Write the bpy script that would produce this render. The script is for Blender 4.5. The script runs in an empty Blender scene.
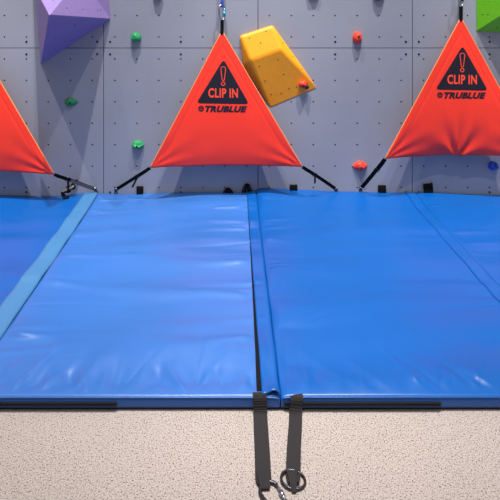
import bpy, bmesh, math, random
from mathutils import Vector, noise
from mathutils.bvhtree import BVHTree
random.seed(7)
C = bpy.context.scene.collection
scene = bpy.context.scene

# ---------------------------------------------------------------- camera, light, exposure
D = 3.975            # camera to wall (m); wall plane is y = 0, the room is at negative y
CZ = 1.608           # eye height
F = 500.0
cam_d = bpy.data.cameras.new('camera')
cam_d.sensor_width = 36.0; cam_d.lens = 36.0
cam_d.shift_x = 0.036; cam_d.shift_y = -0.5
cam_d.clip_start = 0.02
cam = bpy.data.objects.new('camera', cam_d); C.objects.link(cam)
cam.location = (0, -D, CZ); cam.rotation_euler = (math.radians(90), 0, 0)
scene.camera = cam

world = bpy.data.worlds.new('hall_light'); scene.world = world; world.use_nodes = True
bg = world.node_tree.nodes['Background']
bg.inputs[0].default_value = (0.93, 0.96, 1.0, 1); bg.inputs[1].default_value = 0.235

def area(name, loc, target, power, size, col=(1, 0.97, 0.93)):
    l = bpy.data.lights.new(name, 'AREA'); l.energy = power; l.size = size; l.color = col
    l.shape = 'DISK'
    o = bpy.data.objects.new(name, l); C.objects.link(o); o.location = loc
    o.rotation_euler = (Vector(target) - Vector(loc)).to_track_quat('-Z', 'Y').to_euler()
    return o
def spot(name, loc, target, power, radius, angle, blend, col=(1, 0.97, 0.93)):
    l = bpy.data.lights.new(name, 'SPOT'); l.energy = power; l.shadow_soft_size = radius; l.color = col
    l.spot_size = math.radians(angle); l.spot_blend = blend
    o = bpy.data.objects.new(name, l); C.objects.link(o); o.location = loc
    o.rotation_euler = (Vector(target) - Vector(loc)).to_track_quat('-Z', 'Y').to_euler()
    return o
for lx in (-2.95, -0.70, 1.25, 3.4):            # row of spots high in front of the wall
    spot('track_spot', (lx, -2.0, 8.0), (lx-0.05, -0.75, 0.3), 2150, 0.04, 38, 0.75)
area('track_lamp', (0.45, -3.6, 8.0), (0.3, -0.6, 0.5), 170, 0.08)
area('front_fill', (0.0, -6.0, 8.0), (0, -0.5, 0.6), 95, 4.5)  # added soft fill from behind the camera, brightens gates and wall

scene.view_settings.view_transform = 'Standard'
scene.view_settings.look = 'None'
scene.view_settings.gamma = 1.0
scene.view_settings.use_curve_mapping = False
scene.view_settings.exposure = 0.10

# ---------------------------------------------------------------- helpers
def P(px, py, p=0.0):
    """photo measurement on the plane p metres in front of the wall -> metres"""
    d = D - p
    return Vector(((px - 232.0) * d / F, -p, CZ - py * d / F))

def G(px, py, z=0.0):
    """photo measurement on the horizontal plane at height z -> metres"""
    d = F * (CZ - z) / py
    return Vector(((px - 232.0) * d / F, -(D - d), z))

def srgb(r, g, b):
    f = lambda c: c / 12.92 if c <= 0.04045 else ((c + 0.055) / 1.055) ** 2.4
    return (f(r / 255), f(g / 255), f(b / 255), 1)

def mat(name, col, rough=0.5, metal=0.0, spec=0.5, bump=None, vary=None, coat=0.0):
    m = bpy.data.materials.new(name); m.use_nodes = True
    nt = m.node_tree; b = nt.nodes['Principled BSDF']
    b.inputs['Base Color'].default_value = col
    b.inputs['Roughness'].default_value = rough
    b.inputs['Metallic'].default_value = metal
    b.inputs['Specular IOR Level'].default_value = spec
    b.inputs['Coat Weight'].default_value = coat
    tc = nt.nodes.new('ShaderNodeTexCoord')
    if vary:                                  # (scale, amount)
        n = nt.nodes.new('ShaderNodeTexNoise'); n.inputs['Scale'].default_value = vary[0]
        n.inputs['Detail'].default_value = 5
        nt.links.new(tc.outputs['Object'], n.inputs['Vector'])
        r = nt.nodes.new('ShaderNodeValToRGB')
        k = vary[1]
        r.color_ramp.elements[0].position = 0.3; r.color_ramp.elements[1].position = 0.7
        r.color_ramp.elements[0].color = (col[0]*(1-k), col[1]*(1-k), col[2]*(1-k), 1)
        r.color_ramp.elements[1].color = (min(1, col[0]*(1+k)), min(1, col[1]*(1+k)), min(1, col[2]*(1+k)), 1)
        nt.links.new(n.outputs['Fac'], r.inputs['Fac'])
        nt.links.new(r.outputs['Color'], b.inputs['Base Color'])
    if bump:                                  # (scale, strength, distance)
        n2 = nt.nodes.new('ShaderNodeTexNoise'); n2.inputs['Scale'].default_value = bump[0]
        n2.inputs['Detail'].default_value = 4
        nt.links.new(tc.outputs['Object'], n2.inputs['Vector'])
        bp = nt.nodes.new('ShaderNodeBump'); bp.inputs['Strength'].default_value = bump[1]
        bp.inputs['Distance'].default_value = bump[2]
        nt.links.new(n2.outputs['Fac'], bp.inputs['Height'])
        nt.links.new(bp.outputs['Normal'], b.inputs['Normal'])
    return m

M = {}
M['wall'] = mat('painted_panel', srgb(145, 147, 162), 0.55, vary=(2.2, 0.05), bump=(140, 0.25, 0.002))
M['hole'] = mat('dark_hole', srgb(38, 38, 48), 0.8)
M['groove'] = mat('dark_groove', srgb(30, 30, 48), 0.8)
M['screw'] = mat('dark_screw', srgb(46, 44, 58), 0.4, metal=0.4)
M['mat'] = mat('blue_vinyl', srgb(2, 82, 160), 0.33, spec=0.5, bump=(420, 0.10, 0.001), vary=(1.5, 0.04))
M['mat_sheen'] = mat('sheen_blue_vinyl', srgb(50, 102, 176), 0.32, spec=0.6, bump=(420, 0.10, 0.001), vary=(1.5, 0.06))  # paler copy of the blue vinyl, milky reflection put into its base colour
M['mat_side'] = mat('blue_vinyl_side', srgb(20, 84, 164), 0.45, bump=(420, 0.10, 0.001))
M['strip'] = mat('pale_blue_strip', srgb(58, 112, 162), 0.5, bump=(500, 0.3, 0.001))
M['thread'] = mat('dark_thread', srgb(24, 72, 160), 0.7)
M['black'] = mat('black_webbing', srgb(12, 12, 16), 0.8, spec=0.15, bump=(300, 0.4, 0.001))
M['grey_web'] = mat('worn_webbing', srgb(46, 43, 45), 0.85, spec=0.15, bump=(300, 0.4, 0.001))
M['tan_web'] = mat('dusty_webbing', srgb(112, 102, 106), 0.85, bump=(300, 0.4, 0.001))
M['base'] = mat('black_mat_base', srgb(30, 26, 28), 0.9)
M['zip'] = mat('black_zipper', srgb(20, 20, 24), 0.5)
M['banner'] = mat('orange_pvc', srgb(240, 54, 38), 0.42, bump=(60, 0.12, 0.004), vary=(4, 0.04))
M['piping'] = mat('yellow_piping', srgb(240, 148, 74), 0.6)
M['navy'] = mat('navy_print', srgb(18, 15, 34), 0.45)
M['orange_print'] = mat('orange_print', srgb(240, 70, 48), 0.45)
M['steel'] = mat('steel', srgb(170, 170, 178), 0.3, metal=0.9)
M['dark_steel'] = mat('dark_steel', srgb(80, 78, 82), 0.32, metal=0.9)
M['blue_alloy'] = mat('blue_alloy', srgb(60, 160, 220), 0.3, metal=0.5)
M['blue_web'] = mat('blue_webbing', srgb(30, 70, 170), 0.7)
M['purple'] = mat('purple_resin', srgb(138, 116, 174), 0.55, bump=(260, 0.4, 0.002), vary=(30, 0.05))
M['yellow'] = mat('yellow_resin', srgb(250, 160, 20), 0.5, bump=(260, 0.4, 0.002), vary=(30, 0.04))
M['lime'] = mat('green_resin', srgb(104, 186, 14), 0.5, bump=(260, 0.4, 0.002), vary=(30, 0.04))
M['g_hold'] = mat('green_hold', srgb(30, 150, 88), 0.5, bump=(200, 0.4, 0.002))
M['g_dark'] = mat('dark_green_hold', srgb(12, 130, 74), 0.5, bump=(200, 0.4, 0.002))
M['r_hold'] = mat('red_hold', srgb(238, 62, 40), 0.5, bump=(200, 0.4, 0.002))
M['b_hold'] = mat('blue_hold', srgb(28, 76, 190), 0.5, bump=(200, 0.4, 0.002))
M['p_hold'] = mat('dark_hold', srgb(70, 66, 92), 0.55, bump=(200, 0.4, 0.002))

def carpet():
    m = bpy.data.materials.new('speckled_carpet'); m.use_nodes = True
    nt = m.node_tree; b = nt.nodes['Principled BSDF']; b.inputs['Roughness'].default_value = 0.95
    b.inputs['Specular IOR Level'].default_value = 0.1
    tc = nt.nodes.new('ShaderNodeTexCoord')
    def ns(scale, detail, lo, hi, c0, c1):
        n = nt.nodes.new('ShaderNodeTexNoise'); n.inputs['Scale'].default_value = scale; n.inputs['Detail'].default_value = detail
        nt.links.new(tc.outputs['Object'], n.inputs['Vector'])
        r = nt.nodes.new('ShaderNodeValToRGB')
        r.color_ramp.elements[0].position = lo; r.color_ramp.elements[1].position = hi
        r.color_ramp.elements[0].color = c0; r.color_ramp.elements[1].color = c1
        nt.links.new(n.outputs['Fac'], r.inputs['Fac']); return n, r
    n1, r1 = ns(250, 4, 0.32, 0.64, srgb(140, 128, 124), srgb(188, 177, 171))
    n2, r2 = ns(190, 2, 0.34, 0.43, srgb(138, 120, 114), (1, 1, 1, 1))
    n3, r3 = ns(3, 3, 0.3, 0.7, (0.95, 0.95, 0.95, 1), (1, 1, 1, 1))
    mx = nt.nodes.new('ShaderNodeMix'); mx.data_type = 'RGBA'; mx.blend_type = 'MULTIPLY'; mx.inputs[0].default_value = 1
    nt.links.new(r1.outputs[0], mx.inputs[6]); nt.links.new(r2.outputs[0], mx.inputs[7])
    my = nt.nodes.new('ShaderNodeMix'); my.data_type = 'RGBA'; my.blend_type = 'MULTIPLY'; my.inputs[0].default_value = 1
    nt.links.new(mx.outputs[2], my.inputs[6]); nt.links.new(r3.outputs[0], my.inputs[7])
    nt.links.new(my.outputs[2], b.inputs['Base Color'])
    bp = nt.nodes.new('ShaderNodeBump'); bp.inputs['Strength'].default_value = 0.3; bp.inputs['Distance'].default_value = 0.004
    nt.links.new(n1.outputs['Fac'], bp.inputs['Height']); nt.links.new(bp.outputs['Normal'], b.inputs['Normal'])
    return m
M['carpet'] = carpet()

def obj(name, bm, mats, parent=None, smooth=False, fixn=True):
    if fixn: bmesh.ops.recalc_face_normals(bm, faces=bm.faces)
    me = bpy.data.meshes.new(name); bm.to_mesh(me); bm.free()
    if not isinstance(mats, (list, tuple)): mats = [mats]
    for m in mats: me.materials.append(m)
    if smooth:
        for p in me.polygons: p.use_smooth = True
    o = bpy.data.objects.new(name, me); C.objects.link(o)
    if parent:
        o.parent = parent; o.matrix_parent_inverse = parent.matrix_basis.inverted()
    return o

def tag(o, label=None, cat=None, group=None, kind=None):
    if label: o['label'] = label
    if cat: o['category'] = cat
    if group: o['group'] = group
    if kind: o['kind'] = kind
    return o

def empty(name, loc, label, cat, group=None):
    o = bpy.data.objects.new(name, None); C.objects.link(o); o.location = loc; o.empty_display_size = 0.05
    return tag(o, label, cat, group)

def copy_tree(o, parent=None):
    c = o.copy(); C.objects.link(c)
    if parent: c.parent = parent
    for ch in list(o.children): copy_tree(ch, c)
    return c

def box(bm, x0, x1, y0, y1, z0, z1, mi=0):
    vs = [bm.verts.new((x, y, z)) for x in (x0, x1) for y in (y0, y1) for z in (z0, z1)]
    for f in ((0,1,3,2),(4,6,7,5),(0,4,5,1),(2,3,7,6),(0,2,6,4),(1,5,7,3)):
        fc = bm.faces.new([vs[i] for i in f]); fc.material_index = mi

def tube(bm, pts, r, n=10, closed=False, mi=0):
    pts = [Vector(p) for p in pts]; N = len(pts); rings = []
    up = None
    for i, p in enumerate(pts):
        if closed: t = pts[(i+1) % N] - pts[i-1]
        else: t = pts[min(i+1, N-1)] - pts[max(i-1, 0)]
        t.normalize()
        if up is None:
            up = Vector((0, 0, 1)) if abs(t.z) < 0.9 else Vector((1, 0, 0))
        a = t.cross(up).normalized(); b = a.cross(t).normalized(); up = b
        rr = r[i] if isinstance(r, (list, tuple)) else r
        rings.append([bm.verts.new(p + (a*math.cos(2*math.pi*k/n) + b*math.sin(2*math.pi*k/n))*rr) for k in range(n)])
    for i in range(N if closed else N-1):
        A, B = rings[i], rings[(i+1) % N]
        for k in range(n):
            f = bm.faces.new((A[k], A[(k+1) % n], B[(k+1) % n], B[k])); f.material_index = mi; f.smooth = True
    if not closed:
        bm.faces.new(rings[0]); bm.faces.new(rings[-1][::-1])

def smooth_path(pts, sub=6):
    pts = [Vector(p) for p in pts]; out = []
    for i in range(len(pts)-1):
        p0, p1, p2, p3 = pts[max(i-1, 0)], pts[i], pts[i+1], pts[min(i+2, len(pts)-1)]
        for k in range(sub):
            t = k/sub
            out.append(0.5*((2*p1) + (p2-p0)*t + (2*p0-5*p1+4*p2-p3)*t*t + (3*p1-p0-3*p2+p3)*t**3))
    out.append(pts[-1]); return out

def ribbon(bm, pts, w, th=0.0025, side=(1, 0, 0), mi=0, ripple=0.0):
    """flat webbing with real thickness along a path; side = direction of its width"""
    pts = [Vector(p) for p in pts]; N = len(pts); rows = []
    for i, p in enumerate(pts):
        t = (pts[min(i+1, N-1)] - pts[max(i-1, 0)]).normalized()
        s = Vector(side(i/(N-1)) if callable(side) else side); s = (s - t*s.dot(t)).normalized()
        n = s.cross(t).normalized()
        ww = w(i/(N-1)) if callable(w) else w
        rp = n * ripple * math.sin(i*1.9)
        rows.append([bm.verts.new(p + s*a*ww/2 + n*b*th/2 + rp) for a, b in ((-1,-1),(-0.9,1),(0.9,1),(1,-1))])
    for i in range(N-1):
        for k in range(4):
            f = bm.faces.new((rows[i][k], rows[i][(k+1) % 4], rows[i+1][(k+1) % 4], rows[i+1][k])); f.material_index = mi
    bm.faces.new(rows[0]); bm.faces.new(rows[-1][::-1])

def disc(bm, c, nrm, r, n=10, mi=1, th=0.0012):
    nrm = Vector(nrm).normalized(); a = nrm.orthogonal().normalized(); b = nrm.cross(a)
    c = Vector(c)
    lo = [bm.verts.new(c - nrm*0.001 + (a*math.cos(2*math.pi*k/n) + b*math.sin(2*math.pi*k/n))*r) for k in range(n)]
    hi = [bm.verts.new(c + nrm*th + (a*math.cos(2*math.pi*k/n) + b*math.sin(2*math.pi*k/n))*r*0.85) for k in range(n)]
    for k in range(n):
        f = bm.faces.new((lo[k], lo[(k+1) % n], hi[(k+1) % n], hi[k])); f.material_index = mi
    f = bm.faces.new(hi); f.material_index = mi

# ---------------------------------------------------------------- setting: floor, wall
bm = bmesh.new(); box(bm, -5, 5, -7, 0.3, -0.1, 0.0)
tag(obj('floor', bm, M['carpet']), kind='structure')

PW, PH = 1.2274, 1.1965                        # panel pitch
SX = (103.6 - 232) / 125.8                     # a vertical seam
SZ = CZ - 48.0 / 125.8                         # a horizontal seam
GAP = 0.005
bm = bmesh.new()
box(bm, -5, 5, 0.022, 0.12, 0.0, SZ + 2*PH)
wall = tag(obj('wall_back', bm, M['groove']), kind='structure')

def panel_mesh():
    """plywood panel: 7 x 7 sunken bolt holes in one mesh, front face at y = 0"""
    bm = bmesh.new(); n = 7; w, h = PW - GAP, PH - GAP
    cw, chh = w/n, h/n; r = 0.0062
    cache = {}
    def V(x, y, z):
        k = (round(x, 5), round(y, 5), round(z, 5))
        if k not in cache: cache[k] = bm.verts.new((x, y, z))
        return cache[k]
    for i in range(n):
        for j in range(n):
            cx, cz = (i+.5)*cw, (j+.5)*chh
            outer, inner, deep = [], [], []
            for k in range(16):
                a = 2*math.pi*k/16; c, s = math.cos(a), math.sin(a); m_ = max(abs(c), abs(s))
                outer.append(V(cx + c/m_*cw/2, 0, cz + s/m_*chh/2))
                inner.append(V(cx + c*r, 0, cz + s*r))
                deep.append(V(cx + c*r, 0.014, cz + s*r))
            for k in range(16):
                q = (k+1) % 16
                bm.faces.new((outer[k], outer[q], inner[q], inner[k]))
                f = bm.faces.new((inner[k], inner[q], deep[q], deep[k])); f.material_index = 1
            f = bm.faces.new(deep); f.material_index = 1
    # rim
    for a, b in (((0,0),(w,0)),((w,0),(w,h)),((w,h),(0,h)),((0,h),(0,0))):
        vs = [bm.verts.new((p[0], y, p[1])) for p, y in ((a,0),(b,0),(b,0.021),(a,0.021))]
        bm.faces.new(vs)
    bmesh.ops.recalc_face_normals(bm, faces=bm.faces)
    for f in bm.faces:
        if f.material_index == 0 and abs(f.normal.y) > 0.9 and f.normal.y > 0: f.normal_flip()
    me = bpy.data.meshes.new('wall_panel'); bm.to_mesh(me); bm.free()
    me.materials.append(M['wall']); me.materials.append(M['hole'])
    return me
pm = panel_mesh()
bm = bmesh.new()
disc(bm, (0, 0, 0), (0, -1, 0), 0.0095, 12, 0, 0.0022)
disc(bm, (0, -0.0022, 0), (0, -1, 0), 0.0045, 6, 0, 0.001)
me_screw = bpy.data.meshes.new('panel_screw'); bm.to_mesh(me_screw); bm.free(); me_screw.materials.append(M['screw'])
for ix in range(-2, 4):
    for iz in range(-1, 2):
        x0 = SX + ix*PW + GAP/2; z0 = SZ + iz*PH + GAP/2
        p = bpy.data.objects.new('wall_panel', pm); C.objects.link(p); p.parent = wall; p.location = (x0, 0, z0)
        w, h = PW - GAP, PH - GAP
        for fx in (0.049, w*0.5 - 0.0, w - 0.049):
            for fz in (0.047, h - 0.047):
                s = bpy.data.objects.new('panel_screw', me_screw); C.objects.link(s); s.parent = p
                s.location = (fx + (0.0 if fx != w*0.5 else 0.0), 0, fz)

# ---------------------------------------------------------------- crash mats
MT = 0.058; YF = -2.013
bx = [-2.33, -1.07, 0.19, 1.45, 2.71]
LIFT = [(-1000, 0.0), (-20, -0.004), (40, -0.010), (95, 0.020), (125, 0.002), (235, 0.040), (262, 0.050), (300, 0.034), (345, 0.024), (400, 0.022), (500, -0.004), (1500, 0.0)]
def lift_at(x):
    """the mats ride up a little against the wall, most at the central joint"""
    px = x*125.8 + 232
    for (a, la), (b, lb) in zip(LIFT, LIFT[1:]):
        if a <= px <= b:
            t = (px-a)/(b-a); t = t*t*(3-2*t); return la + (lb-la)*t
    return 0
CREASES = {}
def creases(x0, x1, seed):
    key = round(seed, 3)
    if key in CREASES: return CREASES[key]
    rnd = random.Random(int(seed*100)); L = []
    for k in range(34):                        # drawn in from the side hems
        left = rnd.random() < 0.5
        sx = x0+0.01 if left else x1-0.01
        L.append(('s', sx, 1 if left else -1, rnd.uniform(YF+0.15, -0.05), rnd.uniform(0.15, 0.75), rnd.uniform(-0.16, 0.16), rnd.uniform(-0.0048, 0.0055), rnd.uniform(0.008, 0.038)))
    for k in range(26):                        # gathered from the front hem
        L.append(('f', rnd.uniform(x0+0.04, x1-0.04), 1, YF+0.012, rnd.uniform(0.08, 0.34), rnd.uniform(-0.7, 0.7), rnd.uniform(-0.0042, 0.0046), rnd.uniform(0.007, 0.016)))
    for k in range(22):                        # broad soft gathers at the front hem
        L.append(('f', x0+0.03+(x1-x0-0.06)*(k+rnd.uniform(-0.3, 0.3))/21, 1, YF+0.010, rnd.uniform(0.16, 0.42), rnd.uniform(-0.9, 0.5), (0.0052 if k % 2 else -0.0050)*rnd.uniform(0.5, 1.2), rnd.uniform(0.016, 0.030)))
    for k in range(9):                         # free lying scuffs and dents
        L.append(('m', rnd.uniform(x0+0.2, x1-0.2), 1, rnd.uniform(YF+0.3, -0.2), rnd.uniform(0.1, 0.35), rnd.uniform(-0.6, 0.6), rnd.uniform(-0.0022, 0.0022), rnd.uniform(0.008, 0.016)))
    if abs(seed - 5.0) < 1e-6:                 # the long folds of the mat under the middle gate
        for px, py, sg, ln, sl, am, wd in ((62, 256, 1, 0.75, -0.07, 0.0060, 0.022), (40, 282, 1, 0.95, -0.14, 0.0070, 0.030), (88, 214, 1, 0.6, 0.16, 0.0050, 0.018),
                                           (95, 203, 1, 0.5, 0.22, 0.0050, 0.016), (250, 262, -1, 0.7, 0.05, 0.0055, 0.026), (252, 296, -1, 0.8, -0.06, 0.0065, 0.030),
                                           (10, 330, 1, 0.7, -0.3, 0.0060, 0.030), (248, 228, -1, 0.5, 0.03, 0.0045, 0.020), (255, 340, -1, 0.5, 0.12, 0.0055, 0.026)):
            g = G(px, py, MT); L.append(('s', g.x, sg, g.y, ln, sl, am, wd))
    CREASES[key] = L; return L
def topz(x, y, x0, x1, seed, amp=1.0):
    u = min(x - x0, x1 - x); v = y - YF
    e = MT + lift_at(x)*max(0, 1 + y/0.6)**2
    e -= 0.009*math.exp(-max(u, 0)/0.014) + 0.003*math.exp(-max(v, 0)/0.010)
    f = min(1, max(0, u/0.04)) * min(1, max(0, v/0.075))
    w = noise.noise(Vector((x*0.9 + seed, y*5.2 + 0.5*math.sin(x*2.1+seed), seed)))*0.0125
    w += noise.noise(Vector((x*2.2 + seed*3, y*8.5 + x*1.1, seed+4)))*0.0022
    for kind, sx, sg, sy, ln, sl, am, wd in creases(x0, x1, seed):
        if kind == 'f':
            t = (y-sy)/ln
            if t < 0 or t > 1: continue
            dd = (x - sx - sl*(y-sy))
        else:
            t = (x-sx)*sg/ln
            if kind == 'm': t = t+0.5
            if t < 0 or t > 1: continue
            dd = y - sy - sl*(x-sx) - 0.012*math.sin(x*9+sy*7)
        ww = wd*(0.7+1.6*t)
        if abs(dd) > 3*ww: continue
        en = (1-t)**0.8 if kind != 'm' else 4*t*(1-t)
        w += am*en*min(1, t*(5 if kind == 'f' else 10)+0.05)*math.exp(-(dd/ww)**2)
    return e + amp*w*f

def make_mat(x0, x1, seed, label, zipper, skin, amp=1.0):
    g = 0.004
    x0 += g/2; x1 -= g/2
    root = empty('crash_mat', ((x0+x1)/2, (YF-0.004)/2, 0), label, 'crash mat', 'blue crash mats along the wall foot')
    bm = bmesh.new(); nx, ny = 190, 290
    grid = []
    for i in range(nx+1):
        t = i/nx; t = t + 0.04*math.sin(-2*math.pi*t)*1.0
        x = x0 + (x1-x0)*(i/nx + 0.0)
        row = []
        for j in range(ny+1):
            s = j/ny; s = s - 0.03*math.sin(2*math.pi*s)
            y = YF + (-0.004-YF)*s
            row.append(bm.verts.new((x, y, topz(x, y, x0, x1, seed, amp))))
        grid.append(row)
    for i in range(nx):
        for j in range(ny):
            bm.faces.new((grid[i][j], grid[i+1][j], grid[i+1][j+1], grid[i][j+1]))
    # sides: boundary loop bulging a little and tucking in at the foot
    loop = [grid[i][0] for i in range(nx+1)] + [grid[nx][j] for j in range(1, ny+1)] + \
           [grid[i][ny] for i in range(nx-1, -1, -1)] + [grid[0][j] for j in range(ny-1, 0, -1)]
    prev = loop; N = len(loop)
    for (off, zz) in ((0.002, 0.036), (0.002, 0.020), (0.0, 0.009)):
        cur = []
        for v in loop:
            ox = oy = 0
            if abs(v.co.y - YF) < 1e-6: oy = -off*2.5
            cur.append(bm.verts.new((v.co.x+ox, v.co.y+oy, min(zz, v.co.z*0.85))))
        for k in range(N):
            f = bm.faces.new((prev[k], prev[(k+1) % N], cur[(k+1) % N], cur[k])); f.material_index = 1
        prev = cur
    o = obj('cover', bm, [M[skin], M['mat_side']], root, smooth=True)
    bm = bmesh.new(); box(bm, x0-0.0018, x1+0.0018, YF+0.002, -0.006, 0.0, 0.0095)
    obj('base', bm, M['base'], root)
    # raised hem rolled along the front top edge
    bm = bmesh.new()
    pts = [(x, YF-0.0035, topz(x, YF, x0, x1, seed, amp)-0.0035) for x in [x0+0.004 + (x1-x0-0.008)*k/140 for k in range(141)]]
    tube(bm, pts, 0.0028, 6); obj('hem', bm, M[skin], root)
    if zipper:
        bm = bmesh.new(); a, b = zipper
        box(bm, a, b, YF-0.0095, YF-0.002, 0.020, 0.035)
        zp = obj('zipper', bm, M['zip'], root)
        bm = bmesh.new(); tube(bm, [(a+0.004, YF-0.0105, 0.0275), (b-0.004, YF-0.0105, 0.0275)], 0.0022, 6)
        obj('zipper_teeth', bm, M['black'], zp)
    return root

def flap(root, x0, x1, seed, amp, fx0, fx1, front_fx1, m, lift=0.0055, bump_end=False, ridge=True):
    """cover flap lying over the joint, welded to its mat"""
    bm = bmesh.new(); ny = 150; nx = 8; top = []; bot = []
    for j in range(ny+1):
        y = YF - 0.001 + (-0.008-YF)*j/ny
        k = j/ny
        a = fx0; b = front_fx1 + (fx1-front_fx1)*min(1, k*1.1)
        r1, r2 = [], []
        for i in range(nx+1):
            x = a + (b-a)*i/nx
            z = topz(min(max(x, x0+0.03), x1-0.03), max(y, YF+0.03), x0, x1, seed, amp) + lift
            z += 0.0012*noise.noise(Vector((x*20, y*26, seed)))
            if bump_end and y < YF+0.05:
                z += 0.016*math.exp(-((x-(a+b)/2-0.012)/0.022)**2)*math.exp(-((y-YF)/0.03)**2)
            if i in (0, nx): z -= 0.001 + (0.005 if (i == nx or bump_end is False) else 0)
            r1.append(bm.verts.new((x, y, z))); r2.append(bm.verts.new((x, y, z-0.004)))
        top.append(r1); bot.append(r2)
    for j in range(ny):
        for i in range(nx):
            bm.faces.new((top[j][i], top[j][i+1], top[j+1][i+1], top[j+1][i]))
            bm.faces.new((bot[j][i], bot[j+1][i], bot[j+1][i+1], bot[j][i+1]))
        for i in (0, nx): bm.faces.new((top[j][i], top[j+1][i], bot[j+1][i], bot[j][i]))
    for j in (0, ny):
        for i in range(nx): bm.faces.new((top[j][i], bot[j][i], bot[j][i+1], top[j][i+1]))
    f = obj('joint_flap', bm, m, root, smooth=False)
    for pl in f.data.polygons: pl.use_smooth = abs(pl.normal.z) > 0.7
    return f

mats = []
AMP = [1.3, 2.1, 1.35, 1.3]
labels = ['blue vinyl crash mat at far left, below the half seen orange gate',
          'wide blue vinyl crash mat below the middle gate, between pale strip and central joint',
          'blue vinyl crash mat right of the central joint, long zipper on its front',
          'blue vinyl crash mat at far right, beyond the slanting dark joint']
zips = [(-2.2, -1.2), (G(-160, 405).x*0+(-232)*1.955/500, (117-232)*1.955/500), ((284-232)*1.955/500, (441-232)*1.955/500), None]
for k in range(4):
    z = zips[k]
    if k == 1: z = (bx[1]+0.03, (117-232)*1.955/500)
    amp = AMP[k]
    r = make_mat(bx[k], bx[k+1], 3.7*k + 1.3, labels[k], z, 'mat_sheen' if k == 1 else 'mat', amp)
    mats.append(r)
    seed = 3.7*k + 1.3; X0, X1 = bx[k]+0.002, bx[k+1]-0.002
    if k == 0:
        fl = flap(r, X0, X1, seed, amp*0.75, X1-0.100, X1+0.012, X1+0.012, M['strip'], 0.008)
        tag(fl, 'pale blue hook and loop joint strip')
    elif k == 1:
        flap(r, X0, X1, seed, amp, 0.118, X1+0.003, X1+0.001, M['mat'], 0.0085, bump_end=True)
    else:
        flap(r, X0, X1, seed, amp, X1-0.078, X1+0.001, X1+0.001, M['mat'], 0.0085)

# webbing strap tucked under the flap, running down over the mat front onto the carpet
root = empty('webbing_strap', (0.107, YF-0.15, 0), 'long black webbing strap with ribbed face hanging from the mat joint, carabiner at its end', 'strap', 'anchor straps on the carpet')
bm = bmesh.new()
seed1 = 3.7 + 1.3
pts = []
for k in range(40):
    y = -0.05 + (YF+0.02+0.05)*k/39
    pts.append((0.1180 - 0.008*(k/39)**2, y, topz(0.118, max(y, YF+0.03), bx[1]+.002, bx[2]-.002, seed1, AMP[1])+0.0022))
ribbon(bm, pts, lambda t: 0.004 + 0.020*t**2, 0.002)
obj('strap_tail', bm, M['black'], root)
bm = bmesh.new()
EX = (263.5-232)*1.665/500
pts = smooth_path([(0.108, YF+0.010, 0.0605), (0.1085, YF-0.002, 0.060), (0.109, YF-0.010, 0.053), (0.1095, YF-0.0145, 0.033), (0.110, YF-0.020, 0.012),
                   (0.109, YF-0.040, 0.0035), (0.108, YF-0.12, 0.003), (0.107, YF-0.20, 0.003), (EX, YF-0.285, 0.004), (EX+0.001, YF-0.312, 0.009)], 8)
ribbon(bm, pts, lambda t: 0.054 if t < 0.9 else 0.054-0.12*(t-0.9), 0.003, (1, 0, 0), ripple=0.0008)
obj('webbing', bm, M['grey_web'], root)
# sewn fold at its end
bm = bmesh.new()
pts = smooth_path([(EX+0.002, YF-0.265, 0.007), (EX+0.001, YF-0.285, 0.010), (EX+0.003, YF-0.312, 0.013), (EX+0.004, YF-0.326, 0.009), (EX+0.004, YF-0.316, 0.004)], 6)
ribbon(bm, pts, lambda t: 0.046 - 0.016*min(1, t*1.3), 0.003, (1, 0.05, 0))
obj('sewn_end', bm, M['grey_web'], root)

def carabiner(root_loc, mat_body, mat_gate, name, label, L=0.10, W=0.058, r=0.0045, group=None, steel=None):
    """D shaped carabiner lying in its local x-y plane, nose towards -y; origin at its centre"""
    root = empty(name, (0, 0, 0), label, 'carabiner', group)
    pts = []
    hw = W/2; hl = L/2
    for k in range(9):                              # wide end
        a = math.pi*k/8
        pts.append((hw*0.98*math.cos(a), hl-hw*0.9+hw*0.9*math.sin(a), 0))
    for k in range(1, 6): pts.append((-hw*0.98 + 0.012*W*k/5*8*0.2, hl-hw*0.9 - (L-hw*0.9-hw*0.62)*k/6, 0))
    for k in range(9):
        a = math.pi + math.pi*k/8
        pts.append((0.002 + hw*0.72*math.cos(a), -hl+hw*0.62+hw*0.62*math.sin(a), 0))
    bm = bmesh.new(); tube(bm, pts, r, 10)
    obj('body', bm, mat_body, root)
    bm = bmesh.new(); tube(bm, [pts[-1], (hw*0.86, 0, 0), pts[0]], r*0.8, 10)
    g = obj('gate', bm, mat_gate, root)
    bm = bmesh.new(); tube(bm, [(hw*0.80, -hl*0.34, 0), (hw*0.88, -hl*0.0, 0)], r*1.45, 12)
    obj('gate_sleeve', bm, steel or mat_gate, g)
    return root
cb = carabiner(None, M['dark_steel'], M['steel'], 'carabiner', 'grey steel carabiner on the carpet, hooked to end of ribbed strap', L=0.105, W=0.064, r=0.0058)
cb.location = (0.134, YF-0.350, 0.0075); cb.rotation_euler = (0, 0, math.radians(32))

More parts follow.
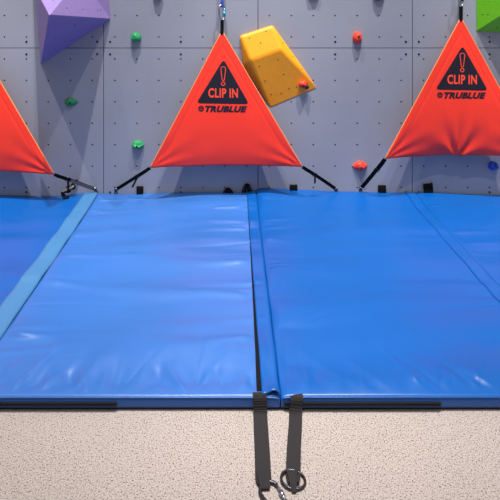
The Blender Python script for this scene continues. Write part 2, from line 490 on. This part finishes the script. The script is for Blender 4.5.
# second strap
root = empty('webbing_strap', (0.23, YF-0.15, 0), 'shorter smooth black webbing strap beside the zipper, ring at its pointed end', 'strap', 'anchor straps on the carpet')
bm = bmesh.new()
pts = smooth_path([(0.252, YF+0.002, 0.0575), (0.2535, YF-0.007, 0.0560), (0.252, YF-0.014, 0.046), (0.248, YF-0.020, 0.020), (0.245, YF-0.034, 0.005),
                   (0.240, YF-0.07, 0.0030), (0.222, YF-0.17, 0.003), (0.209, YF-0.255, 0.004), (0.205, YF-0.285, 0.010), (0.203, YF-0.31, 0.014)], 8)
ribbon(bm, pts, lambda t: 0.050 if t < 0.88 else 0.050-0.10*(t-0.88), 0.003, (1, 0.05, 0), ripple=0.0004)
obj('webbing', bm, M['grey_web'], root)
bm = bmesh.new()
pts = smooth_path([(0.206, YF-0.256, 0.006), (0.203, YF-0.282, 0.0165), (0.202, YF-0.310, 0.016), (0.202, YF-0.336, 0.006)], 6)
ribbon(bm, pts, lambda t: 0.044 - 0.030*t, 0.003, (1, 0.1, 0))
obj('sewn_end', bm, M['grey_web'], root)
rg = bmesh.new()
N = 40
tube(rg, [(0.040*math.cos(2*math.pi*k/N), 0.033*math.sin(2*math.pi*k/N), 0) for k in range(N)], 0.0042, 10, closed=True)
o = obj('metal_ring', rg, M['dark_steel'])
o.location = (0.204, YF-0.293, 0.0075); o.rotation_euler = (math.radians(0), math.radians(3), math.radians(-8))
tag(o, 'black steel ring on the carpet, held by the pointed strap end', 'ring')

# ---------------------------------------------------------------- wall volumes
def volume(name, verts, faces, m, label, dots, bev=0.006, group=None):
    verts = [Vector((v[0], min(v[1], -0.0015), v[2])) for v in verts]
    bm = bmesh.new(); vs = [bm.verts.new(v) for v in verts]
    for f in faces: bm.faces.new([vs[i] for i in f])
    bmesh.ops.recalc_face_normals(bm, faces=bm.faces)
    bmesh.ops.bevel(bm, geom=list(bm.edges), offset=bev, segments=3, profile=0.5, affect='EDGES')
    tree = BVHTree.FromBMesh(bm)
    ro = Vector((0, -D, CZ))
    for px, py, fi in dots:                       # bolt holes drilled in the faces
        hit, n, idx, dist = tree.ray_cast(ro, (P(px, py, 0) - ro).normalized())
        if hit:
            if n.y > 0: n = -n
            disc(bm, hit, n, 0.0062, 10, 1, 0.0006)
    o = obj(name, bm, [m, M['hole']], fixn=False)
    return tag(o, label, 'climbing volume', group)

# purple: apex most proud
V = [P(31, -60), P(40.5, 65), P(111, 19), P(104, -60), P(49, 15, 0.58), P(37, -8, 0.20), P(80, -22, 0.14)]
volume('climbing_volume', V, [(0,1,5), (1,4,5), (1,2,4), (2,6,4), (2,3,6), (4,6,5), (5,6,3), (5,3,0), (0,3,2,1)], M['purple'],
       'large purple faceted volume at upper left, throwing a long shadow down the panels',
       [(67,8,3),(83,9.5,3),(98,10.5,3),(101,10,3),(56,24,2),(75,25,2),(93,26,2),(54,37,2),(72,40,2),(54,51,2),(53,0,5)])
# yellow
V = [P(239, 35.5), P(272.5, 24.5), P(319, 88), P(270, 108.5), P(242.5, 66),
     P(240.5, 36.5, 0.035), P(272.5, 26, 0.035), P(281.5, 49, 0.085), P(250.5, 60, 0.085)]
volume('climbing_volume', V, [(5,6,7,8), (8,7,2,3), (7,6,2), (1,2,6), (0,1,6,5), (0,5,4), (5,8,4), (8,3,4), (0,4,3,2,1)] , M['yellow'],
       'yellow chunky volume peeking out behind the right side of middle gate',
       [(249.5,38,0),(266,31.5,0),(260.5,43,0),(283,43,2),(293,56.5,2),(302,69,2),(259.5,66.5,1),(278,59.5,1),(283.5,74.5,1),(265,81,1),(289,88.5,1),(271,94.5,1),(281,93.5,1),(296.5,87,1)], 0.016)
# green
V = [P(475.5, -70), P(476, 31.5), P(560, 36), P(560, -70), P(516, 6, 0.22), P(520, -40, 0.16)]
volume('climbing_volume', V, [(0,1,4,5), (1,2,4), (2,3,5,4), (3,0,5), (0,3,2,1)], M['lime'],
       'lime green volume at the top right corner of the wall', [(483,14.5,0),(488,14.5,0),(497,27.5,1)])

# ---------------------------------------------------------------- climbing holds
def hold(px, py, w, h, depth, m, label, kind='blob', seed=0, n=None, surf=0.0, cat='climbing hold'):
    c = P(px, py, surf); s = (D-surf)/F
    root = empty('climbing_hold', c, label, cat, 'small bolt on climbing holds')
    bm = bmesh.new()
    bmesh.ops.create_icosphere(bm, subdivisions=4, radius=1)
    for v in bm.verts:
        q = v.co.copy()
        k = 1 + 0.16*noise.noise(q*1.6 + Vector((seed, 0, 0)))
        x, y, z = q.x, q.y, q.z
        if kind == 'spindle':                       # pointed at both ends
            f = (1-abs(x))**0.75 if abs(x) < 1 else 0
            rr = math.hypot(y, z) or 1e-6
            y, z = y/rr*f*min(1, rr*1.6), z/rr*f*min(1, rr*1.6)
        elif kind == 'leaf':                        # blunt on the left, pointed on the right
            if x > 0: z *= (1-x)**0.45*1.05; y *= (1-x*0.6)
            else: x *= 0.85
        elif kind == 'jug':                         # incut lip
            if z > 0 and y < 0: y *= 0.8
            if z < -0.1 and y < 0: y *= 1.1; x *= 0.92
        yy = -max(0.0, 0.0 - y*k)*depth if y < 0 else y*0.004
        v.co = Vector((x*k*w*s/2, yy - 0.001, z*k*h*s/2))
    if kind == 'jug':
        pass
    b = obj('body', bm, m, None, smooth=True); b.parent = root
    bm = bmesh.new(); N = 14
    z0 = (0.12 if kind == 'blob' else -0.06)*h*s/2*2
    tube(bm, [(0, -depth*0.80, z0), (0, -depth*1.05, z0)], 0.009, N, mi=0)
    bt = obj('bolt', bm, M['hole'], None); bt.parent = root
    return root

hold(136, 37.5, 10.5, 10, 0.055, M['g_hold'], 'round green hold high between purple volume and middle gate', 'blob', 1)
hold(138, 144.5, 11.5, 8.5, 0.050, M['g_hold'], 'green incut hold near the left lower corner of middle gate', 'jug', 2)
hold(70.8, 102, 15, 8, 0.030, M['g_dark'], 'dark green leaf shaped hold in the purple volume shadow', 'leaf', 3)
hold(357, 37.5, 9, 12, 0.055, M['r_hold'], 'round red hold high between yellow volume and right gate', 'blob', 4)
hold(360, 165.5, 15.5, 10.5, 0.045, M['r_hold'], 'pointed red hold low on the wall beside the right gate strap', 'spindle', 5)
hold(493, 165.5, 10, 9, 0.045, M['b_hold'], 'blue hold below the right gate, near the mat', 'blob', 6)
hold(158, -7.5, 10, 12, 0.055, M['p_hold'], 'hold at the top edge, left of the middle gate hook', 'blob', 7)
hold(378, -6, 12, 12, 0.050, M['p_hold'], 'hold at the top edge, left of the right gate hook', 'blob', 8)
hold(313, -9, 14, 12, 0.045, M['p_hold'], 'hold at the top edge, up and right of yellow volume', 'blob', 9)
r = hold(303, 83.5, 9, 8, 0.035, M['r_hold'], 'tiny red hold screwed on the yellow volume', 'blob', 10, surf=0.030)
r.rotation_euler = (math.radians(35), 0, 0)
# star knob beside it
bm = bmesh.new(); N = 16
c = P(306.8, 87.2, 0.026)
lo, hi = [], []
for k in range(N):
    rr = 0.021 if k % 2 == 0 else 0.013
    a = 2*math.pi*k/N
    lo.append(bm.verts.new((rr*math.cos(a), 0.006, rr*math.sin(a)))); hi.append(bm.verts.new((rr*0.9*math.cos(a), -0.008, rr*0.9*math.sin(a))))
for k in range(N): bm.faces.new((lo[k], lo[(k+1) % N], hi[(k+1) % N], hi[k]))
bm.faces.new(hi); bm.faces.new(lo)
o = obj('star_knob', bm, M['hole']); o.location = c; o.rotation_euler = (math.radians(30), 0, 0)
tag(o, 'small black star shaped knob beside tiny red hold on yellow volume', 'knob')

# ---------------------------------------------------------------- orange belay gates
def text_mesh(body, w, h, bold, shear=0.0):
    """letters as flat polygons scaled to w x h, lower left at 0, 0"""
    cu = bpy.data.curves.new('t', 'FONT'); cu.body = body; cu.size = 1; cu.offset = bold; cu.shear = shear
    cu.resolution_u = 4; cu.space_character = 1.08
    o = bpy.data.objects.new('t', cu); C.objects.link(o)
    bpy.context.view_layer.update()
    me = bpy.data.meshes.new_from_object(o.evaluated_get(bpy.context.evaluated_depsgraph_get()))
    bpy.data.objects.remove(o)
    xs = [v.co.x for v in me.vertices]; ys = [v.co.y for v in me.vertices]
    a, b, c, d = min(xs), max(xs), min(ys), max(ys)
    vs = [((v.co.x-a)/(b-a)*w, (v.co.y-c)/(d-c)*h) for v in me.vertices]
    fs = [tuple(p.vertices) for p in me.polygons]
    bpy.data.meshes.remove(me); return vs, fs
TXT_CLIP = text_mesh('CLIP IN', 30.1, 9.6, 0.03)
TXT_TRU = text_mesh('TRUBLUE', 42.6, 6.4, 0.062, 0.28)

class Gate:
    def __init__(s, tip, L, R, pT, pC, sag, seed, wr=1.0, fold=0.0):
        s.tip, s.l, s.r = tip, L, R
        s.T, s.Lw, s.Rw = P(*tip, pT), P(*L, pC), P(*R, pC)
        s.sag, s.seed, s.wr, s.fold = sag, seed, wr, fold
        (x1, y1), (x2, y2), (x3, y3) = tip, L, R
        s.det = (y2-y3)*(x1-x3) + (x3-x2)*(y1-y3)
    def bary(s, px, py):
        (x1, y1), (x2, y2), (x3, y3) = s.tip, s.l, s.r
        a = ((y2-y3)*(px-x3) + (x3-x2)*(py-y3))/s.det
        b = ((y3-y1)*(px-x3) + (x1-x3)*(py-y3))/s.det
        return a, b, 1-a-b
    def pos(s, a, b, c, off=0.0):
        v = s.T*a + s.Lw*b + s.Rw*c
        q = 1-a
        bw = 4*max(b, 0)*max(c, 0)                         # 0 on the sides, 1 mid bottom
        y = s.sag*bw*(0.1+0.9*q**4)
        # wrinkles: radiating from both lower corners, plus hem ridges along the sides
        low = max(0, min(1, (q-0.5)*2))
        for (w, k) in ((b, 1), (c, -1)):
            ang = math.atan2(a, max(1e-4, 1-w)-a*0.5) if w < 0.999 else 0
            fall = math.exp(-((1-w)/0.30)**2)*min(1, (1-w)/0.06)
            y += s.wr*0.006*fall*math.sin(ang*15 + s.seed)
        if s.fold:
            dx = (c-b); ang = math.atan2(a+0.02, dx)
            fall = math.exp(-((a)/0.20)**2)*math.exp(-(dx/0.42)**2)
            y += s.fold*fall*math.sin(ang*8 + s.seed)*min(1, math.hypot(a, dx)/0.07)
            y += s.fold*0.5*fall*noise.noise(Vector((dx*9, a*5, s.seed)))
        y += s.wr*0.0035*noise.noise(Vector((dx_(b, c)*4, a*7, s.seed)))*low
        e = min(b, c)
        y += 0.0022*math.exp(-((e-0.055)/0.008)**2)
        return Vector((v.x, v.y + y - off, v.z))
def dx_(b, c): return c-b

def local_poly(g, tip, pts2, faces, off, bm, mi=0):
    vs = [bm.verts.new(g.pos(*g.bary(tip[0]+x, tip[1]+y+1.3), off)) for x, y in pts2]
    for f in faces:
        try:
            fc = bm.faces.new([vs[i] for i in f]); fc.material_index = mi
        except ValueError: pass

def rounded(poly, r, n=5):
    out = []; N = len(poly)
    for i in range(N):
        p0, p1, p2 = Vector(poly[i-1]), Vector(poly[i]), Vector(poly[(i+1) % N])
        a = p1 + (p0-p1).normalized()*r; b = p1 + (p2-p1).normalized()*r
        for k in range(n+1):
            t = k/n; out.append(((1-t)**2*a + 2*t*(1-t)*p1 + t*t*b))
    return out

def ring_outline(outer, inner):
    n = len(outer); return list(outer)+list(inner), [(k, (k+1) % n, n+(k+1) % n, n+k) for k in range(n)]

def make_gate(g, label):
    tip = g.tip
    root = empty('belay_gate', (g.T.x, g.T.y, g.Lw.z), label, 'safety banner', 'orange triangular belay gates')
    bm = bmesh.new(); NR, NC = 90, 90; rows = []
    for i in range(NR+1):
        q = 0.018 + (1-0.018)*i/NR
        row = []
        for j in range(NC+1):
            t = j/NC; row.append(g.pos(1-q, q*(1-t), q*t))
        rows.append(row)
    F_ = [[bm.verts.new(v) for v in r] for r in rows]
    B_ = [[bm.verts.new(v + Vector((0, 0.004, 0))) for v in r] for r in rows]
    for i in range(NR):
        for j in range(NC):
            bm.faces.new((F_[i][j], F_[i][j+1], F_[i+1][j+1], F_[i+1][j]))
            bm.faces.new((B_[i][j], B_[i+1][j], B_[i+1][j+1], B_[i][j+1]))
        for j in (0, NC): bm.faces.new((F_[i][j], F_[i+1][j], B_[i+1][j], B_[i][j]))
    for i in (0, NR):
        for j in range(NC): bm.faces.new((F_[i][j], B_[i][j], B_[i][j+1], F_[i][j+1]))
    obj('fabric', bm, M['banner'], root, smooth=True)
    for side in (0, NC):
        bm = bmesh.new(); tube(bm, [rows[i][side] + Vector((0, 0.002, 0)) for i in range(0, NR+1, 2)], 0.0036, 8)
        tag(obj('edge_piping', bm, M['piping'], root), 'pale yellow edge piping')
    # printed warning sign
    bm = bmesh.new()
    tri = rounded([(1.6, 27.5), (-26.0, 72.0), (27.6, 73.0)], 4.5)
    cx, cy = 1.2, 55.5; n = len(tri); RG = 12
    pts = [Vector((cx, cy))]; fs = []
    dens = []
    for k in range(n):
        a, b = tri[k], tri[(k+1) % n]; m_ = max(1, int((b-a).length/2.5))
        for t in range(m_): dens.append(a + (b-a)*t/m_)
    n = len(dens)
    for r in range(1, RG+1):
        for p in dens: pts.append(Vector((cx, cy)) + (p-Vector((cx, cy)))*r/RG)
    for k in range(n): fs.append((0, 1+k, 1+(k+1) % n))
    for r in range(RG-1):
        for k in range(n): fs.append((1+r*n+k, 1+(r+1)*n+k, 1+(r+1)*n+(k+1) % n, 1+r*n+(k+1) % n))
    local_poly(g, tip, [(p.x, p.y) for p in pts], fs, 0.0012, bm)
    sign = tag(obj('warning_triangle', bm, M['navy'], root), 'navy warning triangle')
    bm = bmesh.new()
    # hollow exclamation mark
    def capsule(grow):
        o = []
        for k in range(12):
            a = math.pi*k/11; o.append((1.3+(2.45+grow)*math.cos(a), 36.6-(2.45+grow)*math.sin(a)))
        for k in range(8):
            a = math.pi + math.pi*k/7; o.append((1.3+(1.15+grow)*math.cos(a), 47.1-(1.15+grow)*math.sin(a)))
        return [(x, y+1.0) for x, y in o]
    pts, fs = ring_outline(capsule(0.38), capsule(-0.38)); local_poly(g, tip, pts, fs, 0.0024, bm)
    cir = lambda r, x, y: [(x+r*math.cos(2*math.pi*k/20), y+r*math.sin(2*math.pi*k/20)) for k in range(20)]
    pts, fs = ring_outline(cir(2.2, 1.2, 52.4), cir(1.35, 1.2, 52.4)); local_poly(g, tip, pts, fs, 0.0024, bm)
    obj('exclamation_mark', bm, M['orange_print'], sign)
    bm = bmesh.new()
    vs, fs = TXT_CLIP; local_poly(g, tip, [(-13.9+x, 66.4-y+0.012*x) for x, y in vs], fs, 0.0024, bm)
    obj('clip_in_lettering', bm, M['orange_print'], sign)
    bm = bmesh.new()
    vs, fs = TXT_TRU; local_poly(g, tip, [(-17.2+x, 80.9-y+0.008*x) for x, y in vs], fs, 0.0014, bm)
    pts, fs = ring_outline(cir(2.9, -21.2, 77.4), cir(1.6, -21.2, 77.4)); local_poly(g, tip, pts, fs, 0.0014, bm)
    for k in range(3):
        a = math.pi/2 + 2*math.pi*k/3
        d = (math.cos(a), math.sin(a)); e = (-d[1]*0.45, d[0]*0.45)
        q = [(-21.2+e[0], 77.4+e[1]), (-21.2+d[0]*2+e[0], 77.4+d[1]*2+e[1]), (-21.2+d[0]*2-e[0], 77.4+d[1]*2-e[1]), (-21.2-e[0], 77.4-e[1])]
        local_poly(g, tip, q, [(0, 1, 2, 3)], 0.0014, bm)
    tag(obj('brand_lettering', bm, M['navy'], root), 'dark slanted maker lettering')
    # black loop at the tip
    bm = bmesh.new(); T = g.pos(0.985, 0.0075, 0.0075)
    H = 0.105
    pts = [T + Vector((0, -0.003, -0.012)), T + Vector((0, -0.004, H*0.5)), T + Vector((0, -0.006, H*0.93)), T + Vector((0, 0, H)),
           T + Vector((0, 0.006, H*0.93)), T + Vector((0, 0.006, H*0.5)), T + Vector((0, 0.005, -0.012))]
    ribbon(bm, smooth_path(pts, 5), 0.026, 0.0025, (1, 0, 0)); obj('hanging_loop', bm, M['black'], root)
    return root

def corner_strap(root, a, b, mid_sag, tail, m=None, w=0.026, end=None):
    """webbing from a banner corner a to an anchor at the wall b, with a slider and a loose tail"""
    a, b = Vector(a), Vector(b); d = b-a
    side = Vector((-d.z, 0, d.x)).normalized()
    bm = bmesh.new()
    pts = smooth_path([a, a + d*0.33 + Vector((0, -0.004, mid_sag)), a + d*0.67 + Vector((0, -0.004, mid_sag)), b], 7)
    ribbon(bm, pts, w, 0.003, side); st = obj('strap', bm, m or M['black'], root)
    bm = bmesh.new()                                   # second layer: strap doubled back through the slider
    q = a + d*0.36 + Vector((0, -0.007, mid_sag*0.9))
    pts = smooth_path([a + d*0.08 + Vector((0, -0.005, 0)), a + d*0.2 + Vector((0, -0.008, mid_sag)), q], 5)
    ribbon(bm, pts, w*1.05, 0.003, side); obj('strap_fold', bm, m or M['black'], st)
    bm = bmesh.new()
    u = d.normalized()
    box_pts = [q + u*s1*0.012 + side*s2*w*0.66 + Vector((0, -0.004, 0)) for s1, s2 in ((-1,-1),(1,-1),(1,1),(-1,1))]
    tube(bm, box_pts, 0.0024, 6, closed=True); obj('slider', bm, M['zip'], st)
    if tail:
        bm = bmesh.new()
        pts = smooth_path([q + Vector((0, -0.003, 0)), q + Vector((tail[0]*0.25, -0.008, -tail[1]*0.3)), q + Vector((tail[0], -0.004, -tail[1]))], 6)
        ribbon(bm, pts, lambda t: 0.016, 0.003, (1, 0.6, 0)); obj('strap_tail', bm, M['black'], st)
    if end:                                            # worn lighter last stretch
        bm = bmesh.new()
        pts = [a + d*t + Vector((0, -0.009, mid_sag*(1-t))) for t in (0.42, 0.6, 0.8, 0.97)]
        ribbon(bm, pts, w*1.0, 0.003, side); tag(obj('strap_cover', bm, end, st), 'dusty grey webbing end')

def anchor(px, py, label, flip=1):
    c = P(px, py, 0.0)
    root = empty('wall_anchor', c, label, 'wall anchor', 'steel strap anchors at the wall foot')
    bm = bmesh.new()                                   # bent hanger plate with an eye
    N = 20
    pts = [(0.011*math.cos(2*math.pi*k/N), -0.012-0.006*math.sin(2*math.pi*k/N), 0.011*math.sin(2*math.pi*k/N)) for k in range(N)]
    tube(bm, pts, 0.0034, 8, closed=True)
    e = obj('eye', bm, M['steel'], None); e.parent = root
    bm = bmesh.new(); box(bm, -0.012, 0.012, -0.006, -0.0005, -0.034, 0.006)
    box(bm, -0.005, 0.005, -0.014, -0.004, -0.014, -0.006)
    pl = obj('plate', bm, M['dark_steel'], None); pl.parent = root
    bm = bmesh.new(); disc(bm, (0, -0.006, -0.024), (0, -1, 0), 0.007, 6, 0, 0.005)
    b = obj('bolt', bm, M['steel'], None); b.parent = pl
    return root

PC = 0.17; PT = 0.05
gC = Gate((222, 31), (150, 168), (302.5, 167), PT, PC, 0.05, 1.0, 0.55, 0.0)
gR = Gate((461, 17.5), (385, 159), (538, 158), PT, PC, 0.08, 2.4, 0.7, 0.013)
gL = Gate((-26.5, 36), (-99, 172.5), (54, 174.5), PT, PC, 0.06, 4.1, 0.7, 0.0)
rC = make_gate(gC, 'bright orange triangular gate in the middle, partly covering the yellow volume')
rR = make_gate(gR, 'bright orange triangular gate at right, creased near its bottom edge')
rL = make_gate(gL, 'orange triangular gate at left edge, only its right half seen')
aw = [(95.5, 188.5), (116, 189), (336, 188.5), (360.5, 188), (-139, 189), (580, 188)]
al = ['small steel anchor left of the leftmost panel seam, holding the left gate strap', 'small steel anchor right of the leftmost panel seam, holding the middle gate left strap',
      'small steel anchor holding the middle gate right strap', 'small steel anchor below the pointed red hold, holding the right gate strap',
      'steel anchor beyond the left picture edge', 'steel anchor beyond the right picture edge']
for (x, y), t in zip(aw[:4], al[:4]): anchor(x, y, t)
off = Vector((0, -0.014, 0))
corner_strap(rL, gL.Rw, P(94.5, 188) + off, 0.004, (0.0, 0.09), end=M['tan_web'])
corner_strap(rC, gC.Lw, P(117, 188.5) + off, 0.0, (-0.04, 0.085))
corner_strap(rC, gC.Rw, P(335, 188) + off, 0.004, (0.0, 0.065))
corner_strap(rR, gR.Lw, P(361, 187) + off, 0.0, None, w=0.032)

# hooks the gates hang from
def hook(tip, pT, blue, label, label2):
    T = P(tip[0], tip[1], pT)
    top = T.z + 0.098
    cb = carabiner(None, M['steel'], M['blue_alloy'] if blue else M['steel'], 'carabiner', label, L=0.115, W=0.050, r=0.0072,
                   group='hooks holding the gates', steel=M['blue_alloy'] if blue else M['dark_steel'])
    cb.location = (T.x - 0.001, T.y, top + 0.048); cb.rotation_euler = (math.radians(90), math.radians(0), math.radians(28))
    cb.rotation_euler = (math.radians(90), 0, math.radians(32))
    z = top + 0.098
    bm = bmesh.new()
    pts = [(T.x, T.y-0.004, z-0.006), (T.x, T.y-0.007, z+0.03), (T.x, T.y-0.002, z+0.08), (T.x, T.y, 3.3), (T.x, T.y+0.003, 3.3), (T.x, T.y+0.004, z+0.08), (T.x, T.y+0.008, z+0.03), (T.x, T.y+0.004, z-0.006)]
    ribbon(bm, pts[:4], 0.024, 0.0025); ribbon(bm, pts[4:], 0.024, 0.0025)
    tube(bm, [(T.x-0.012, T.y, z-0.006), (T.x+0.012, T.y, z-0.006)], 0.0045, 8)
    o = obj('belay_webbing', bm, M['blue_web'] if blue else M['black'])
    tag(o, label2, 'webbing line', 'belay lines')
hook(gC.tip, PT, True, 'blue and silver carabiner above the middle gate', 'blue webbing line running up from the middle hook')
hook(gR.tip, PT, False, 'plain silver carabiner above the right gate', 'dark webbing line running up from the right hook')

# ---------------------------------------------------------------- webbing tabs between mat and wall
def tab(px, py, w, h, label, lean=0.0, kind='loop', m='black'):
    c = P(px, py, 0.012); s = D/F; W, H = w*s, h*s
    bm = bmesh.new()
    z0 = MT - 0.015
    zt = c.z + H/2
    if kind == 'loop':
        pts = smooth_path([(0, 0.007, z0), (lean*0.4, 0.006, zt-0.012), (lean, 0.0, zt), (lean*1.1, -0.007, zt-0.01), (lean*0.6, -0.010, z0+0.014), (lean*0.4, -0.014, z0+0.012)], 5)
        ribbon(bm, pts, W, 0.004)
    else:                                             # crumpled fold, peaked
        pts = smooth_path([(-W*0.55, 0.004, z0+0.012), (-W*0.2, -0.004, zt-0.008), (lean, -0.003, zt), (W*0.25, -0.006, zt-0.012), (W*0.55, -0.002, z0+0.012)], 5)
        ribbon(bm, pts, 0.020, 0.008, (0, 1, 0))
        pts = smooth_path([(-W*0.3, 0.0, z0+0.010), (0, -0.006, zt-0.016), (W*0.3, -0.003, z0+0.012)], 5)
        ribbon(bm, pts, 0.022, 0.012, (0, 1, 0))
    for v in bm.verts: v.co.x += c.x; v.co.y += c.y
    o = obj('webbing_tab', bm, M[m])
    return tag(o, label, 'webbing tab', 'black tabs behind the mats')
tab(140, 190.5, 6.5, 8, 'square black tab behind the mat, below left corner of middle gate')
tab(228, 191.5, 12, 6, 'flat crumpled black tab just left of the central mat joint', kind='fold')
tab(247, 189, 11, 9, 'peaked black tab at the head of the central mat joint', 0.004, 'fold')
tab(293.5, 189, 7.5, 8, 'square black tab behind the mat, below right corner of middle gate')
tab(382, 189.5, 7.5, 8, 'square black tab behind the mat, below left corner of right gate')
tab(429.5, 189.5, 9, 10, 'large leaning black tab behind the mat, below the right gate', -0.014)

# crumpled buckle strap lying at the head of the left mat
root = empty('buckle_strap', P(65, 191, 0.03), 'crumpled black strap end with buckle on the left mat, under left gate corner', 'strap')
bm = bmesh.new()
pts = smooth_path([P(78, 181, 0.03), P(72, 184, 0.05), P(74, 187.5, 0.06), P(67, 188, 0.06), P(70, 191, 0.06), P(63, 191.5, 0.08), P(64, 196.5, 0.09)], 6)
ribbon(bm, pts, 0.030, 0.005, (0.5, 0.2, 0.8)); obj('webbing', bm, M['black'], root)
bm = bmesh.new()
c = P(67, 195.5, 0.085); c.z = 0.068
box(bm, c.x-0.030, c.x+0.014, c.y-0.022, c.y+0.022, 0.060, 0.080)
bmesh.ops.bevel(bm, geom=list(bm.edges), offset=0.006, segments=2, affect='EDGES')
obj('buckle', bm, M['zip'], root)
bm = bmesh.new()
pts = smooth_path([P(74, 186, 0.065), P(68, 189, 0.075), P(62, 191, 0.09)], 5)
ribbon(bm, pts, 0.024, 0.004, (0.3, 0.6, 0.5)); tag(obj('webbing_end', bm, M['tan_web'], root), 'dusty tan webbing end')
